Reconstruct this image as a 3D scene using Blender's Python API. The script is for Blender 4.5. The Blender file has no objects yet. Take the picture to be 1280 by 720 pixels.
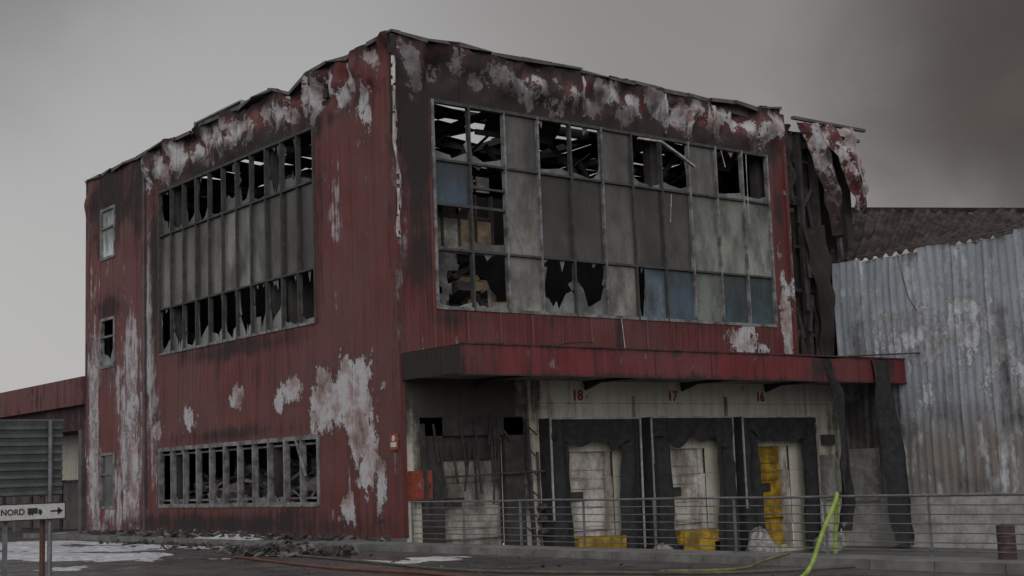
import bpy, math, random, numpy as np
from mathutils import Vector, Matrix, noise as mn
random.seed(7)
S=bpy.context.scene
COL=bpy.context.collection
def lin(c): return tuple((x/255/12.92 if x<=10 else ((x/255+.055)/1.055)**2.4) for x in c)

# ------------------------------------------------------------------ mesh builder
class MB:
    def __init__(s): s.v=[];s.f=[];s.m=[];s.c=[];s.sm=[]
    def add(s,vs,fs,mat=0,col=(0,0,0),smooth=False):
        b=len(s.v); s.v+= [tuple(p) for p in vs]
        s.c+= (col if isinstance(col,list) else [col]*len(vs))
        for f in fs: s.f.append(tuple(b+i for i in f)); s.m.append(mat); s.sm.append(smooth)
    def quad(s,a,b,c,d,mat=0,col=(0,0,0)): s.add([a,b,c,d],[(0,1,2,3)],mat,col)
    def box(s,x0,x1,y0,y1,z0,z1,mat=0,col=(0,0,0),M=None):
        vs=[Vector((x,y,z)) for x in (x0,x1) for y in (y0,y1) for z in (z0,z1)]
        if M is not None: vs=[M@p for p in vs]
        s.add(vs,[(0,1,3,2),(4,6,7,5),(0,4,5,1),(2,3,7,6),(0,2,6,4),(1,5,7,3)],mat,col)
    def tube(s,a,b,r,mat=0,n=8,r2=None,col=(0,0,0),caps=True):
        a=Vector(a);b=Vector(b); r2=r if r2 is None else r2
        d=(b-a).normalized(); t=Vector((0,0,1)) if abs(d.z)<.9 else Vector((1,0,0))
        p=d.cross(t).normalized(); q=d.cross(p)
        vs=[]
        for k,(o,rr) in enumerate(((a,r),(b,r2))):
            for i in range(n):
                an=2*math.pi*i/n; vs.append(o+(p*math.cos(an)+q*math.sin(an))*rr)
        fs=[(i,(i+1)%n,n+(i+1)%n,n+i) for i in range(n)]
        s.add(vs,fs,mat,col,True)
        if caps: s.add(vs,[tuple(range(n))[::-1],tuple(range(n,2*n))],mat,col)
    def beam(s,a,b,w,h,mat=0,col=(0,0,0),tw=0):
        a=Vector(a);b=Vector(b);d=(b-a);L=d.length;d.normalize()
        t=Vector((0,0,1)) if abs(d.z)<.95 else Vector((1,0,0))
        p=d.cross(t).normalized();q=d.cross(p).normalized()
        if tw: p,q=p*math.cos(tw)+q*math.sin(tw),-p*math.sin(tw)+q*math.cos(tw)
        vs=[o+p*i*w/2+q*j*h/2 for o in (a,b) for i in (-1,1) for j in (-1,1)]
        s.add(vs,[(0,1,3,2),(4,6,7,5),(0,4,5,1),(2,3,7,6),(0,2,6,4),(1,5,7,3)],mat,col)
    def grid(s,nu,nv,fn,mat=0,cf=None,smooth=True,skip=None):
        vs=[];cs=[]
        for j in range(nv+1):
            for i in range(nu+1):
                u=i/nu;v=j/nv; vs.append(fn(u,v)); cs.append(cf(u,v) if cf else (0,0,0))
        fs=[]
        for j in range(nv):
            for i in range(nu):
                if skip and skip((i+.5)/nu,(j+.5)/nv): continue
                a=j*(nu+1)+i; fs.append((a,a+1,a+nu+2,a+nu+1))
        s.add(vs,fs,mat,cs,smooth)
    def obj(s,name,mats,parent=None):
        me=bpy.data.meshes.new(name); me.from_pydata(s.v,[],s.f)
        for m in mats: me.materials.append(m)
        me.polygons.foreach_set("material_index",s.m)
        me.polygons.foreach_set("use_smooth",s.sm)
        at=me.color_attributes.new("Col",'FLOAT_COLOR','POINT')
        arr=np.ones((len(s.v),4),dtype=np.float32); arr[:,:3]=np.array(s.c,dtype=np.float32)
        at.data.foreach_set("color",arr.ravel())
        me.update()
        o=bpy.data.objects.new(name,me); COL.objects.link(o)
        if parent: o.parent=parent
        return o
def empty(name):
    o=bpy.data.objects.new(name,None); COL.objects.link(o); return o

# ------------------------------------------------------------------ node helpers
class NT:
    def __init__(s,name):
        s.mat=bpy.data.materials.new(name); s.mat.use_nodes=True; s.t=s.mat.node_tree; s.t.nodes.clear()
        s.out=s.n('ShaderNodeOutputMaterial'); s.b=s.n('ShaderNodeBsdfPrincipled')
        s.t.links.new(s.b.outputs[0],s.out.inputs[0])
        s.tc=s.n('ShaderNodeTexCoord').outputs['Object']
    def n(s,t): return s.t.nodes.new(t)
    def l(s,a,b):
        if hasattr(a,'links') : s.t.links.new(a,b)
        else: b.default_value=a
    def math(s,op,a,b=0.0,c=None,clamp=False):
        n=s.n('ShaderNodeMath'); n.operation=op; n.use_clamp=clamp
        s.l(a,n.inputs[0]); s.l(b,n.inputs[1])
        if c is not None: s.l(c,n.inputs[2])
        return n.outputs[0]
    def noise(s,scale=1,detail=5,rough=.6,stretch=(1,1,1),dist=0,off=(0,0,0),out=0):
        m=s.n('ShaderNodeMapping'); m.inputs['Scale'].default_value=stretch; m.inputs['Location'].default_value=off
        s.l(s.tc,m.inputs[0]); n=s.n('ShaderNodeTexNoise'); s.l(m.outputs[0],n.inputs['Vector'])
        n.inputs['Scale'].default_value=scale;n.inputs['Detail'].default_value=detail;n.inputs['Roughness'].default_value=rough
        n.inputs['Distortion'].default_value=dist
        return n.outputs[out]
    def ramp(s,x,lo,hi,a=0.0,b=1.0):
        n=s.n('ShaderNodeMapRange'); n.interpolation_type='SMOOTHSTEP'
        s.l(x,n.inputs[0]); n.inputs[1].default_value=lo;n.inputs[2].default_value=hi;n.inputs[3].default_value=a;n.inputs[4].default_value=b
        return n.outputs[0]
    def mix(s,f,a,b,mode='MIX'):
        n=s.n('ShaderNodeMix'); n.data_type='RGBA'; n.blend_type=mode
        s.l(f,n.inputs[0])
        for v,i in ((a,6),(b,7)):
            if hasattr(v,'links'): s.t.links.new(v,n.inputs[i])
            else: n.inputs[i].default_value=tuple(v)[:3]+(1,)
        return n.outputs[2]
    def attr(s):
        a=s.n('ShaderNodeAttribute'); a.attribute_name='Col'
        p=s.n('ShaderNodeSeparateColor'); s.t.links.new(a.outputs['Color'],p.inputs[0])
        return a.outputs['Color'],p.outputs[0],p.outputs[1],p.outputs[2]
    def xyz(s):
        p=s.n('ShaderNodeSeparateXYZ'); s.t.links.new(s.tc,p.inputs[0]); return p.outputs
    def bump(s,h,strength=.3,dist=.02,prev=None):
        n=s.n('ShaderNodeBump'); n.inputs['Strength'].default_value=strength;n.inputs['Distance'].default_value=dist
        s.l(h,n.inputs['Height'])
        if prev: s.t.links.new(prev,n.inputs['Normal'])
        return n.outputs[0]
    def fin(s,col,rough=.7,metal=0,nrm=None,spec=.4):
        s.l(col if hasattr(col,'links') else tuple(col)[:3]+(1,),s.b.inputs['Base Color']); s.l(rough,s.b.inputs['Roughness'])
        s.b.inputs['Metallic'].default_value=metal; s.b.inputs['Specular IOR Level'].default_value=spec
        if nrm: s.t.links.new(nrm,s.b.inputs['Normal'])
        return s.mat

def clad(name,ca,cb,pa,pb,ribs=.25,soot=(.024,.021,.021),heat=None,char=(.045,.028,.025),pd=(.12,.085,.08),ribd=.012):
    t=NT(name); _,A,B,C=t.attr()
    n1=t.noise(.9,6,.68); n2=t.noise(2.2,7,.70,(1,1,.75),off=(3,7,2)); n3=t.noise(5,3,.6,(1,1,.08)); n4=t.noise(13,3,.7)
    nv=t.noise(.4,4,.6,off=(9,1,4))
    col=t.mix(t.ramp(n1,.3,.7),ca,cb)
    col=t.mix(t.math('MULTIPLY',t.ramp(n3,.42,.68),.5),col,[x*.42 for x in ca])
    col=t.mix(t.math('MULTIPLY',t.ramp(nv,.42,.68),.55),col,[x*.55+.03 for x in cb])
    if heat is not None:
        zz=t.math('ADD',t.xyz()[2],t.math('MULTIPLY',t.math('SUBTRACT',n1,.5),2.6))
        col=t.mix(t.ramp(zz,1.5,3.0,.85,0.0),col,heat)
    st=t.math('ADD',C,t.math('MULTIPLY',t.math('SUBTRACT',n3,.5),1.5)); st=t.math('ADD',st,t.math('MULTIPLY',t.math('SUBTRACT',n2,.5),1.5))
    stm=t.ramp(st,.36,.74,0,.9)
    col=t.mix(stm,col,pa)
    so=t.math('ADD',A,t.math('MULTIPLY',t.math('SUBTRACT',n1,.5),1.3)); so=t.math('ADD',so,t.math('MULTIPLY',t.math('SUBTRACT',n3,.5),.8))
    som=t.ramp(so,.18,.72,0,.95)
    pe=t.math('ADD',B,t.math('MULTIPLY',t.math('SUBTRACT',n2,.5),2.1)); pe=t.math('ADD',pe,t.math('MULTIPLY',t.math('SUBTRACT',n4,.5),.5))
    ring=t.ramp(pe,.30,.46,0,.75)
    peel=t.ramp(pe,.46,.54)
    npc=t.noise(1.3,6,.66,off=(5,5,5))
    pc=t.mix(t.ramp(npc,.28,.45),pd,pb); pc=t.mix(t.ramp(npc,.42,.55),pc,pa)
    pc=t.mix(t.math('MULTIPLY',som,.72),pc,soot)
    col=t.mix(som,col,soot)
    col=t.mix(ring,col,char)
    col=t.mix(peel,col,pc)
    col=t.mix(t.math('MULTIPLY',t.ramp(n4,.5,.75),.35),col,soot)
    x=t.xyz(); uu=t.math('ADD',x[0],x[1])
    w=t.math('SINE',t.math('MULTIPLY',uu,2*math.pi/ribs))
    w=t.ramp(w,.6,.95)
    nb=t.bump(w,.5,ribd); nb=t.bump(t.math('MULTIPLY',peel,-1.0),.5,.01,nb); nb=t.bump(n4,.25,.01,nb)
    r=t.ramp(som,0,1,.5,.9)
    return t.fin(col,r,0,nb,.3)
red_m=clad("red_cladding",(.098,.022,.022),(.140,.035,.036),(.40,.39,.415),(.28,.215,.215))
red2_m=clad("red_fascia",(.125,.021,.025),(.155,.031,.036),(.30,.26,.26),(.25,.18,.18),ribs=5)
ware_m=clad("pale_corrugated",(.255,.285,.33),(.33,.36,.40),(.44,.47,.51),(.31,.31,.33),ribs=.26,char=(.18,.175,.18),soot=(.05,.045,.045),heat=(.17,.145,.125),pd=(.22,.2,.19),ribd=.005)
dock_m=clad("cream_dock_wall",(.50,.48,.41),(.58,.56,.48),(.60,.59,.55),(.3,.25,.2),ribs=50,char=(.12,.08,.05))

def simple(name,c,c2=None,rough=.7,scale=3,metal=0,bump=.2,spec=.4,stretch=(1,1,1)):
    t=NT(name); n=t.noise(scale,5,.65,stretch); c2=c2 or [x*.5 for x in c]
    n2=t.noise(scale*5,3,.6)
    col=t.mix(t.ramp(n,.35,.65),c,c2); col=t.mix(t.math('MULTIPLY',t.ramp(n2,.45,.7),.35),col,[x*.5 for x in c2])
    return t.fin(col,rough,metal,t.bump(n2,bump,.01),spec)
black_m=simple("charred_steel",(.045,.042,.042),(.022,.02,.02),.85)
inter_m=simple("sooty_interior",(.05,.047,.046),(.026,.024,.024),.95,1.0)
fabric_m=simple("black_fabric",(.032,.033,.037),(.020,.020,.022),.9,6,bump=.6,spec=.2)
frame_m=simple("window_aluminium",(.22,.22,.23),(.07,.065,.065),.5,2.5)
dframe_m=simple("sooty_frame",(.060,.060,.060),(.03,.03,.03),.7,4)
trim_m=simple("dark_flashing",(.05,.045,.05),(.10,.09,.09),.55,2)
debris_l=simple("grey_debris",(.24,.23,.22),(.10,.095,.09),.9,2)
debris_t=simple("tan_debris",(.24,.18,.12),(.10,.075,.05),.9,2)
conc_m=simple("concrete",(.17,.165,.16),(.10,.095,.09),.85,1.4,bump=.4)
white_m=simple("white_foam",(.50,.51,.54),(.30,.30,.32),.7,3,bump=.8)
foil_m=simple("peeled_foil",(.42,.40,.40),(.19,.15,.15),.4,3)
doorw_m=simple("dirty_white_door",(.52,.50,.47),(.20,.175,.155),.6,1.8,stretch=(1,1,.4))
doorb_m=simple("sooty_white_door",(.34,.325,.30),(.10,.09,.08),.7,1.5,stretch=(1,1,.5))
yellow_m=simple("yellow_paint",(.42,.27,.02),(.15,.09,.015),.6,2.5)
galv_m=simple("galvanised_steel",(.17,.17,.18),(.10,.10,.11),.5,4,metal=.3)
redp_m=simple("red_paint",(.26,.05,.03),(.17,.035,.02),.5,4)
t=NT("scorched_brick"); b=t.n('ShaderNodeTexBrick'); mp=t.n('ShaderNodeMapping'); mp.inputs['Rotation'].default_value=(math.pi/2,0,0)
t.l(t.tc,mp.inputs[0]); t.l(mp.outputs[0],b.inputs['Vector']); b.inputs['Scale'].default_value=3
b.inputs['Color1'].default_value=(.16,.07,.045,1);b.inputs['Color2'].default_value=(.10,.05,.035,1);b.inputs['Mortar'].default_value=(.08,.07,.06,1)
_,A,_,_=t.attr(); sm=t.ramp(t.math('ADD',A,t.math('SUBTRACT',t.noise(1.5,5),.5)),.2,.7)
brick_m=t.fin(t.mix(sm,b.outputs[0],(.025,.022,.022)),.9)
# glass
t=NT("smoke_stained_glass"); c,_,_,_=t.attr()
n=t.noise(1.0,5,.62,(1,1,.6)); n2=t.noise(6,5,.65,(1,1,.25)); n3=t.noise(18,3,.6); n5=t.noise(2.6,5,.65,(1,1,.45),off=(4,1,7))
col=t.mix(t.ramp(n,.36,.70,0,.80),c,(.022,.021,.020)); col=t.mix(t.math('MULTIPLY',t.ramp(n2,.5,.72),.25),col,(.12,.12,.115))
col=t.mix(t.math('MULTIPLY',t.ramp(n5,.46,.66),.5),col,(.035,.032,.030))
col=t.mix(t.math('MULTIPLY',t.ramp(n3,.52,.7),.4),col,(.03,.028,.027))
glass_m=t.fin(col,t.ramp(n,.3,.7,.14,.45),0,t.bump(t.noise(.8,2),.15,.05),.45)
# asphalt
t=NT("asphalt"); n=t.noise(.25,6,.6); n2=t.noise(45,3,.7); n3=t.noise(1.2,5,.65); n4=t.noise(3.0,4,.6,(1,.15,1))
col=t.mix(t.ramp(n,.35,.65),(.034,.031,.030),(.060,.055,.052)); col=t.mix(t.math('MULTIPLY',t.ramp(n3,.5,.7),.5),col,(.024,.022,.022))
col=t.mix(t.math('MULTIPLY',t.ramp(n4,.52,.68),.4),col,(.085,.075,.066))
col=t.mix(t.math('MULTIPLY',t.ramp(n2,.55,.75),.4),col,(.10,.095,.09))
asph_m=t.fin(col,t.ramp(n3,.42,.62,.20,.8),0,t.bump(n2,.4,.006),.5)
t=NT("pavement_concrete"); n=t.noise(.6,6,.6); n2=t.noise(30,3,.7)
col=t.mix(t.ramp(n,.35,.65),(.08,.077,.074),(.12,.115,.11)); col=t.mix(t.math('MULTIPLY',t.ramp(n2,.5,.75),.35),col,(.05,.05,.05))
pave_m=t.fin(col,t.ramp(n,.4,.6,.4,.85),0,t.bump(n2,.4,.006),.5)

# ------------------------------------------------------------------ attribute blobs
def blobs(bl):
    def f(u,z):
        m=0.0
        for (bu,bz,ru,rz,v) in bl:
            a=((u-bu)/ru)**2
            if a>4: continue
            d=a+((z-bz)/rz)**2
            if d<4: m=max(m,v*math.exp(-d*.8))
        return m
    return f
rs=random.Random(3)
def facade(mb,P,u0,u1,z0,z1,holes,step,disp,topf,attrf,joints,mat=0):
    us=set(np.round(np.arange(u0,u1+1e-6,step),4).tolist()); us|={u0,u1}
    zs=set(np.round(np.arange(z0,z1+1e-6,step*1.3),4).tolist()); zs|={z0,z1}
    for h in holes: us|={h[0],h[1]}; zs|={h[2],h[3]}
    for j in joints: us|={round(j-.022,4),j,round(j+.022,4)}
    us=sorted(us);zs=sorted(zs)
    vs=[];cs=[]
    for z in zs:
        for u in us:
            k=max(0,min(1,(z-10.7)/1.3)); zz=z+(topf(u)-12)*k*k if z1>11 else z
            vs.append(P(u,zz,disp(u,z))); cs.append(attrf(u,z))
    nu=len(us);fs=[]
    for j in range(len(zs)-1):
        for i in range(nu-1):
            cu=(us[i]+us[i+1])/2;cz=(zs[j]+zs[j+1])/2
            if any(h[0]<cu<h[1] and h[2]<cz<h[3] for h in holes): continue
            a=j*nu+i; fs.append((a,a+1,a+nu+1,a+nu))
    mb.add(vs,fs,mat,cs,True)

main=empty("burnt_industrial_building")
PR=lambda u,z,d: (u,-d,z)
PL=lambda u,z,d: (-d,u,z)
RX0,RX1=1.12,13.25; RC=[RX0+i*(RX1-RX0)/11 for i in range(12)]; RZ=[5.39,6.82,9.03,10.49]
LY0,LY1=3.79,13.30; LC=[LY0+i*(LY1-LY0)/11 for i in range(12)]; LZ=[5.41,6.80,9.10,10.50]
jr=[round(i*1.0,3) for i in range(1,14)]
pr=[rs.uniform(-1,1) for _ in range(40)]
def mkdisp(joints,seed,amp=1.0,hot=lambda u,z:1.0):
    def d(u,z):
        g=0
        for j in joints:
            if abs(u-j)<.015: g=-.03
        k=max(0,min(1,(z-10.5)/.55))
        idx=int(u); fr=u-idx
        b=mn.noise(Vector((u*1.1,z*1.3,seed)))*.26*k + math.sin(fr*math.pi)*(.09+.07*pr[idx])*k*mn.noise(Vector((idx*3.3,z*1.2,seed+5)))*4.2
        b+=k*.07*pr[(idx*7+int(seed))%40]*(z-10.4)
        b+=mn.noise(Vector((u*3,z*3,seed)))*.09*k+ mn.noise(Vector((u*6,z*5,seed)))*.045*k
        b+=mn.noise(Vector((u*.6,z*.5,seed+9)))*.02+.008*mn.noise(Vector((u*1.6,z*1.1,seed)))
        return g+b*amp*hot(u,z)
    return d
def topR(u):
    b=12-.14*math.sin(max(0,min(1,(u-6.5)/6.5))*math.pi)
    i=int(u); fr=u-i
    return b+.05*pr[i+3]+(.13*pr[i+9])*(fr-.5)+.09*mn.noise(Vector((u*2,0,1)))
def topL(u):
    i=int(u); fr=u-i
    b=12+.05*pr[i+14]+.09*pr[i+5]*(fr-.5)+.05*mn.noise(Vector((u*2,0,5)))
    b-=.30*math.exp(-((u-4.9)/.5)**2)
    if u>14.4: b=12-.03
    return b
R_s=[(.5,10.8,.7,1.8,.95),(.55,8.8,.55,2.4,.85),(.6,6.6,.5,1.5,.62),(7,12.1,9,.5,1.0),(4.2,10.8,2.4,.55,1.05),(7.4,10.75,2.8,.5,1.0),(10.6,10.7,2.4,.42,.95),(12.8,10.7,1.2,.4,.85),
 (2.2,11.2,1.1,.9,1.05),(1.9,10.75,1.4,.45,1.05),(5.0,11.3,.5,.7,.85),(6.6,11.3,.35,.7,.85),(3.6,11.5,.4,.5,.9),(8.6,11.2,.3,.6,.7),(10.3,11.3,.25,.5,.6),(13.65,9,.3,2.5,.5),(1.5,5.15,1.1,.35,.6),(7.0,4.8,.2,.9,.75),(4.5,4.4,3,.25,.5),(10,5.2,2,.3,.4),(4.4,5.2,1,.25,.45),(7.8,5.2,.6,.3,.5),(13.7,4.6,.4,.6,.5),(13.1,5,.6,.8,.3)]
R_p=[(.45,11.5,.35,.5,.85),(.6,11.0,.25,.5,.7),(1.3,11.2,.3,.4,.5),(11.9,4.85,.8,.45,.75),(12.7,4.7,.5,.3,.55),(13.75,5.3,.3,1.3,.95),(13.6,7,.2,1.2,.6),(7,11.3,7,.5,.30)]
x=2.0
while x<13.8:
    R_p.append((x,rs.uniform(10.95,11.6),rs.uniform(.3,.6),rs.uniform(.35,.65),rs.uniform(.42,.58)+.026*x)); x+=rs.uniform(.4,.75)
R_c=[(11.9,4.7,1.0,.6,.5),(13.7,5,.3,2,.55),(6,4.5,6,.35,.2),(.2,8,.2,3,.3)]
fs_,fp_,fc_=blobs(R_s),blobs(R_p),blobs(R_c)
mb=MB()
facade(mb,PR,0.0,14.02,4.0,12.0,[(RX0,RX1,RZ[0],RZ[3])],.08,mkdisp(jr,1.0),topR,lambda u,z:(fs_(u,z),fp_(u,z),fc_(u,z)),jr)
jl=[round(1.0*i+.0,3) for i in range(1,20)]
L_s=[(8.5,10.75,6,.42,.95),(10,12.05,10,.4,.85),(2.5,12,2.5,.25,.5),(13.7,8,.45,4.0,.75),(3.5,8,.25,3,.45),(3.55,10.6,.35,.6,.7),(14.4,6,.16,7,.9),(17,11,2.6,1.5,.75),(17.3,9.9,1.2,.8,.7),(17.3,7.3,1.1,.6,.7),(17.3,5,.9,.5,.4),(15,11,.9,2.5,.65),
 (8.5,5.15,4.8,.35,.6),(9,.25,9,.35,.7),(1,12,1,.4,.6),(9,2.75,4.5,.25,.55),(5,.5,2,.3,.6),(.2,6,.2,6,.4),(13.6,3,.4,2.5,.4),(9,4.4,6,.6,.25)]
L_p=[(2.1,3.4,1.1,.95,1.0),(3.5,3.4,.7,.85,1.0),(1.9,2.5,.7,.8,.92),(1.45,1.7,.5,1.0,.92),(.95,1.3,.35,.9,.8),(2.4,.6,.4,.45,.9),(4.0,2.6,.3,.8,.8),(5.0,3.7,.7,.4,.8),(5.8,3.5,.4,.35,.7),(8.2,3.7,.6,.35,.85),(11.3,3.3,.6,.5,.75),(13.5,3.2,.4,.5,.8),
 (1.3,10.5,.4,1.0,.72),(2.2,11.1,.6,.6,.70),(3.75,11.1,.4,.65,1.05),(3.1,11.4,.35,.45,.75),(.9,11.6,.35,.35,.6),(18.7,2,.45,2.6,.75),(18.6,5,.35,2,.6),(15.3,1.6,.6,2.0,.75),(15.4,4,.6,1.5,.6),(9,11.25,5,.6,.50),(13.9,11.2,.5,.7,.6)]
y=4.6
while y<13.6:
    L_p.append((y,rs.uniform(10.95,11.6),rs.uniform(.35,.6),rs.uniform(.35,.6),rs.uniform(.6,.95))); y+=rs.uniform(.45,.8)
L_c=[(2.8,8,.5,2.5,.38),(1.7,9,.4,1.8,.36),(18.6,3,.55,4.8,.95),(15.5,3,.9,4.0,.9),(14.05,6,.4,3.4,.85),(13.7,3.5,.35,2.5,.6),(17,.8,2.4,1.5,.6),(16.5,5,.8,2.4,.5),(2.5,1.5,2,1.5,.2),(18.8,8,.3,2.5,.5),(17,7.5,1.6,4,.25)]
ls_,lp_,lc_=blobs(L_s),blobs(L_p),blobs(L_c)
facade(mb,PL,0.0,19.35,0.0,12.0,[(LY0,LY1,LZ[0],LZ[3]),(LY0,LY1,.79,2.485),(16.82,17.95,9.03,10.7),(16.82,17.95,5.38,6.97),(16.82,17.95,.77,2.5)],.08,
  mkdisp(jl,4.0,hot=lambda u,z:1.0 if u<14.3 else .25),topL,lambda u,z:(ls_(u,z),lp_(u,z),lc_(u,z)),jl)
mb.obj("red_cladding",[red_m],main)
mb=MB()
for k in range(24):
    z0=k*.5; mb.box(-.05,.02,14.36+.02*mn.noise(Vector((k,0,0))),14.46+.03*mn.noise(Vector((k,3,0))),z0,z0+.5,0)
def cap(P,top,u0,u1):
    u=u0;i=0
    while u<u1-.01:
        w=min(1.0,u1-u); a=top(u+.02);b=top(u+w-.02)
        off=.06*pr[i%40]
        A=Vector(P(u,a+.03,.08+off));B=Vector(P(u+w+.03,b+.03,.08-off))
        A2=Vector(P(u,a+.03,-.22));B2=Vector(P(u+w+.03,b+.03,-.22))
        dz=Vector((0,0,-.08-.05*pr[(i+8)%40])); dz2=Vector((0,0,-.08-.07*pr[(i+19)%40]))
        mb.quad(A,B,B2,A2); mb.quad(A+dz,B+dz2,B,A); mb.quad(A2,B2,B2+dz*3,A2+dz*3)
        u+=w;i+=1
cap(PR,topR,-.05,14.0); cap(PL,topL,-.05,19.35)
mb.obj("roof_flashing",[trim_m],main)
mb=MB()
def flap(P,u,z0,z1,w,out,seed):
    mb.grid(4,16,lambda a,b:P(u+w*a*(.4+.8*abs(mn.noise(Vector((b*3,seed,2)))*2))+.08*mn.noise(Vector((b*3,seed,0))),z0+(z1-z0)*b+.05*mn.noise(Vector((a,b*5,seed))),.04+out*math.sin(a*1.9)*(.35+.65*math.sin(b*2.6))+.03*mn.noise(Vector((a*2,b*5,seed)))),0,lambda a,b:(.55-.3*b,.60,.1))
for i,(u,z0,z1,w,o) in enumerate([(5.98,10.7,11.8,.08,.14),(8.97,10.6,11.75,.12,.20),(9.97,10.7,11.4,.08,.2),(10.97,10.9,11.7,.08,.12)]): flap(PR,u,z0,z1,w,o,i*3.1)
for i,(u,z0,z1,w,o) in enumerate([(3.96,10.8,11.9,.12,.16),(4.9,10.9,11.6,.12,.20),(8.0,10.9,11.6,.08,.12)]): flap(PL,u,z0,z1,w,o,i*2.7+40)
mb.obj("curled_panel_edges",[red_m],main)
mb=MB()
for k in range(16):
    z0=4.3+k*.48; j=.02*pr[k] if z0>9 else .004*pr[k]
    mb.box(-.045+j,.10+j,-.045-j,.10-j,z0,z0+.48,0,(.35+.4*(z0>9),.1,.3))
mb.box(-.045,.10,-.045,.10,0,4.3,0,(.3,.15,.1))
mb.box(13.95,14.08,-.08,.1,4.3,11.85,0,(.3,.3,.3))
mb.obj("corner_trim",[red_m],main)
mb=MB()
def foil(u,v):
    z=7.0+4.4*v; w=.055+.04*mn.noise(Vector((0,z*1.5,3)))
    x=-.07+.07*mn.noise(Vector((1,z*.9,0)))+ (u-.5)*2*w+.10*(1-v)**2
    return (x+.02,-.10-.06*mn.noise(Vector((u*2,z*2,7)))-.03*math.sin(u*3.1),z)
mb.grid(3,90,foil,0,skip=lambda u,v: mn.noise(Vector((u*4,v*22,2)))>.22)
mb.obj("peeled_foil_strip",[foil_m],main)

# --------- windows
mb=MB()
GC=lambda c:tuple(min(.8,x/.56) for x in lin(c))
def pane(P,u0,u1,z0,z1,d,kind,col=(70,68,66)):
    c=GC(col); off=-d
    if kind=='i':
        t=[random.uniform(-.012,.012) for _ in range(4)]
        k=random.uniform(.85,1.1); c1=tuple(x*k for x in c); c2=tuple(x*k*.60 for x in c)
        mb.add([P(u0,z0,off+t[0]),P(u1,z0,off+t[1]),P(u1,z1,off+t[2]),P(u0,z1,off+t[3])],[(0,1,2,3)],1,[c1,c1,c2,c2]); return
    W=u1-u0;H_=z1-z0
    hmax={'j':.34,'o':.10}[kind]; sd=random.random()*90; n=random.randint(5,8)
    us=[0]+sorted(random.uniform(.05,.95) for _ in range(n-1))+[1]
    hs=[]
    for q in us:
        side=abs(q-.5)*2
        hs.append(max(.01,hmax*(.35+.9*side**2+random.uniform(-.35,.6)+.8*mn.noise(Vector((q*2,sd,0))))))
    for i in range(n):
        mb.quad(P(u0+W*us[i],z0,off),P(u0+W*us[i+1],z0,off),P(u0+W*us[i+1],z0+H_*hs[i+1],off),P(u0+W*us[i],z0+H_*hs[i],off),1,c)
    for s in (0,1):
        if random.random()<(.85 if kind=='j' else .4):
            a=hs[0 if s==0 else -1]*.8; b=a+random.uniform(.25,.7); m=random.uniform(a,b); w=random.uniform(.06,.26 if kind=='j' else .12)
            X=u0 if s==0 else u1; sg=1 if s==0 else -1
            mb.add([P(X,z0+H_*a,off),P(X+sg*W*w,z0+H_*min(.97,m),off),P(X+sg*W*w*.4,z0+H_*min(.98,(m+b)/2),off),P(X,z0+H_*min(1,b),off)],[(0,1,2,3)],1,c)
    for k in range(random.randint(0,2) if kind=='j' else random.randint(0,1)):
        a=random.uniform(0,.7); b=a+random.uniform(.12,.3); m=random.uniform(a,b); h=random.uniform(.06,.30)
        mb.add([P(u0+W*a,z1,off),P(u0+W*m,z1-H_*h,off),P(u0+W*min(b,1),z1,off)],[(0,1,2)],1,c)
def frames(P,cols,rows,w,d0=-.10,d1=.035,mat=0,vm=None,bm=0):
    for i,u in enumerate(cols):
        ww=w*(1.4 if i in (0,len(cols)-1) else 1)
        a=P(u-ww/2,rows[0]-.03,d0);b=P(u+ww/2,rows[-1]+.03,d1+.004)
        m=mat if vm is None else vm(i)
        mb.box(min(a[0],b[0]),max(a[0],b[0]),min(a[1],b[1]),max(a[1],b[1]),a[2],b[2],m)
    for j,z in enumerate(rows):
        ww=w*(1.5 if j in (0,len(rows)-1) else 1)
        for i in range(len(cols)-1):
            a=P(cols[i]+w/2,z-ww/2,d0);b=P(cols[i+1]-w/2,z+ww/2,d1)
            mb.box(min(a[0],b[0]),max(a[0],b[0]),min(a[1],b[1]),max(a[1],b[1]),a[2],b[2],bm if (j==0) else mat)
frames(PR,RC,RZ,.055,vm=lambda i:0 if i in (0,2,3,5,8,9,10,11) else 2,mat=2)
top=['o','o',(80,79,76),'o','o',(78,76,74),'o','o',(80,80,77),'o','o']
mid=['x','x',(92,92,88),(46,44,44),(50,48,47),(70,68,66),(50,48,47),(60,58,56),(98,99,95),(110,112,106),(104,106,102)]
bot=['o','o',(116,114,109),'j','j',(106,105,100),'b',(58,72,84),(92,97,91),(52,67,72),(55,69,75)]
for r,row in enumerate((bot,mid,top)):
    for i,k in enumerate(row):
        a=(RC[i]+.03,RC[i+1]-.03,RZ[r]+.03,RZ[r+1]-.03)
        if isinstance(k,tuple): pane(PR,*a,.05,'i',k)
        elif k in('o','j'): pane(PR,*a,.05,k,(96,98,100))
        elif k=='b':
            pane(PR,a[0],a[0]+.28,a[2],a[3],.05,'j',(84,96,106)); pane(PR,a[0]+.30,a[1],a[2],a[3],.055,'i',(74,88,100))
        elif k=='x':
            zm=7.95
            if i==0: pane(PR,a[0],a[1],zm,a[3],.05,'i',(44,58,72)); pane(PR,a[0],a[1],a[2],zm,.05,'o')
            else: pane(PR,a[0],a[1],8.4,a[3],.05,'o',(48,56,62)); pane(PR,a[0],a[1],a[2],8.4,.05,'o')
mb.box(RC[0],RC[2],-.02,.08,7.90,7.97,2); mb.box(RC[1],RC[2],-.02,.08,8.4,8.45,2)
frames(PL,LC,LZ,.05,mat=2)
midL=[(44,42,41),(48,46,45),(54,53,52),(78,80,79),(94,97,94),(110,110,105),(84,84,80),(72,71,68),(72,71,67),(70,69,66),(72,71,68)]
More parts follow.
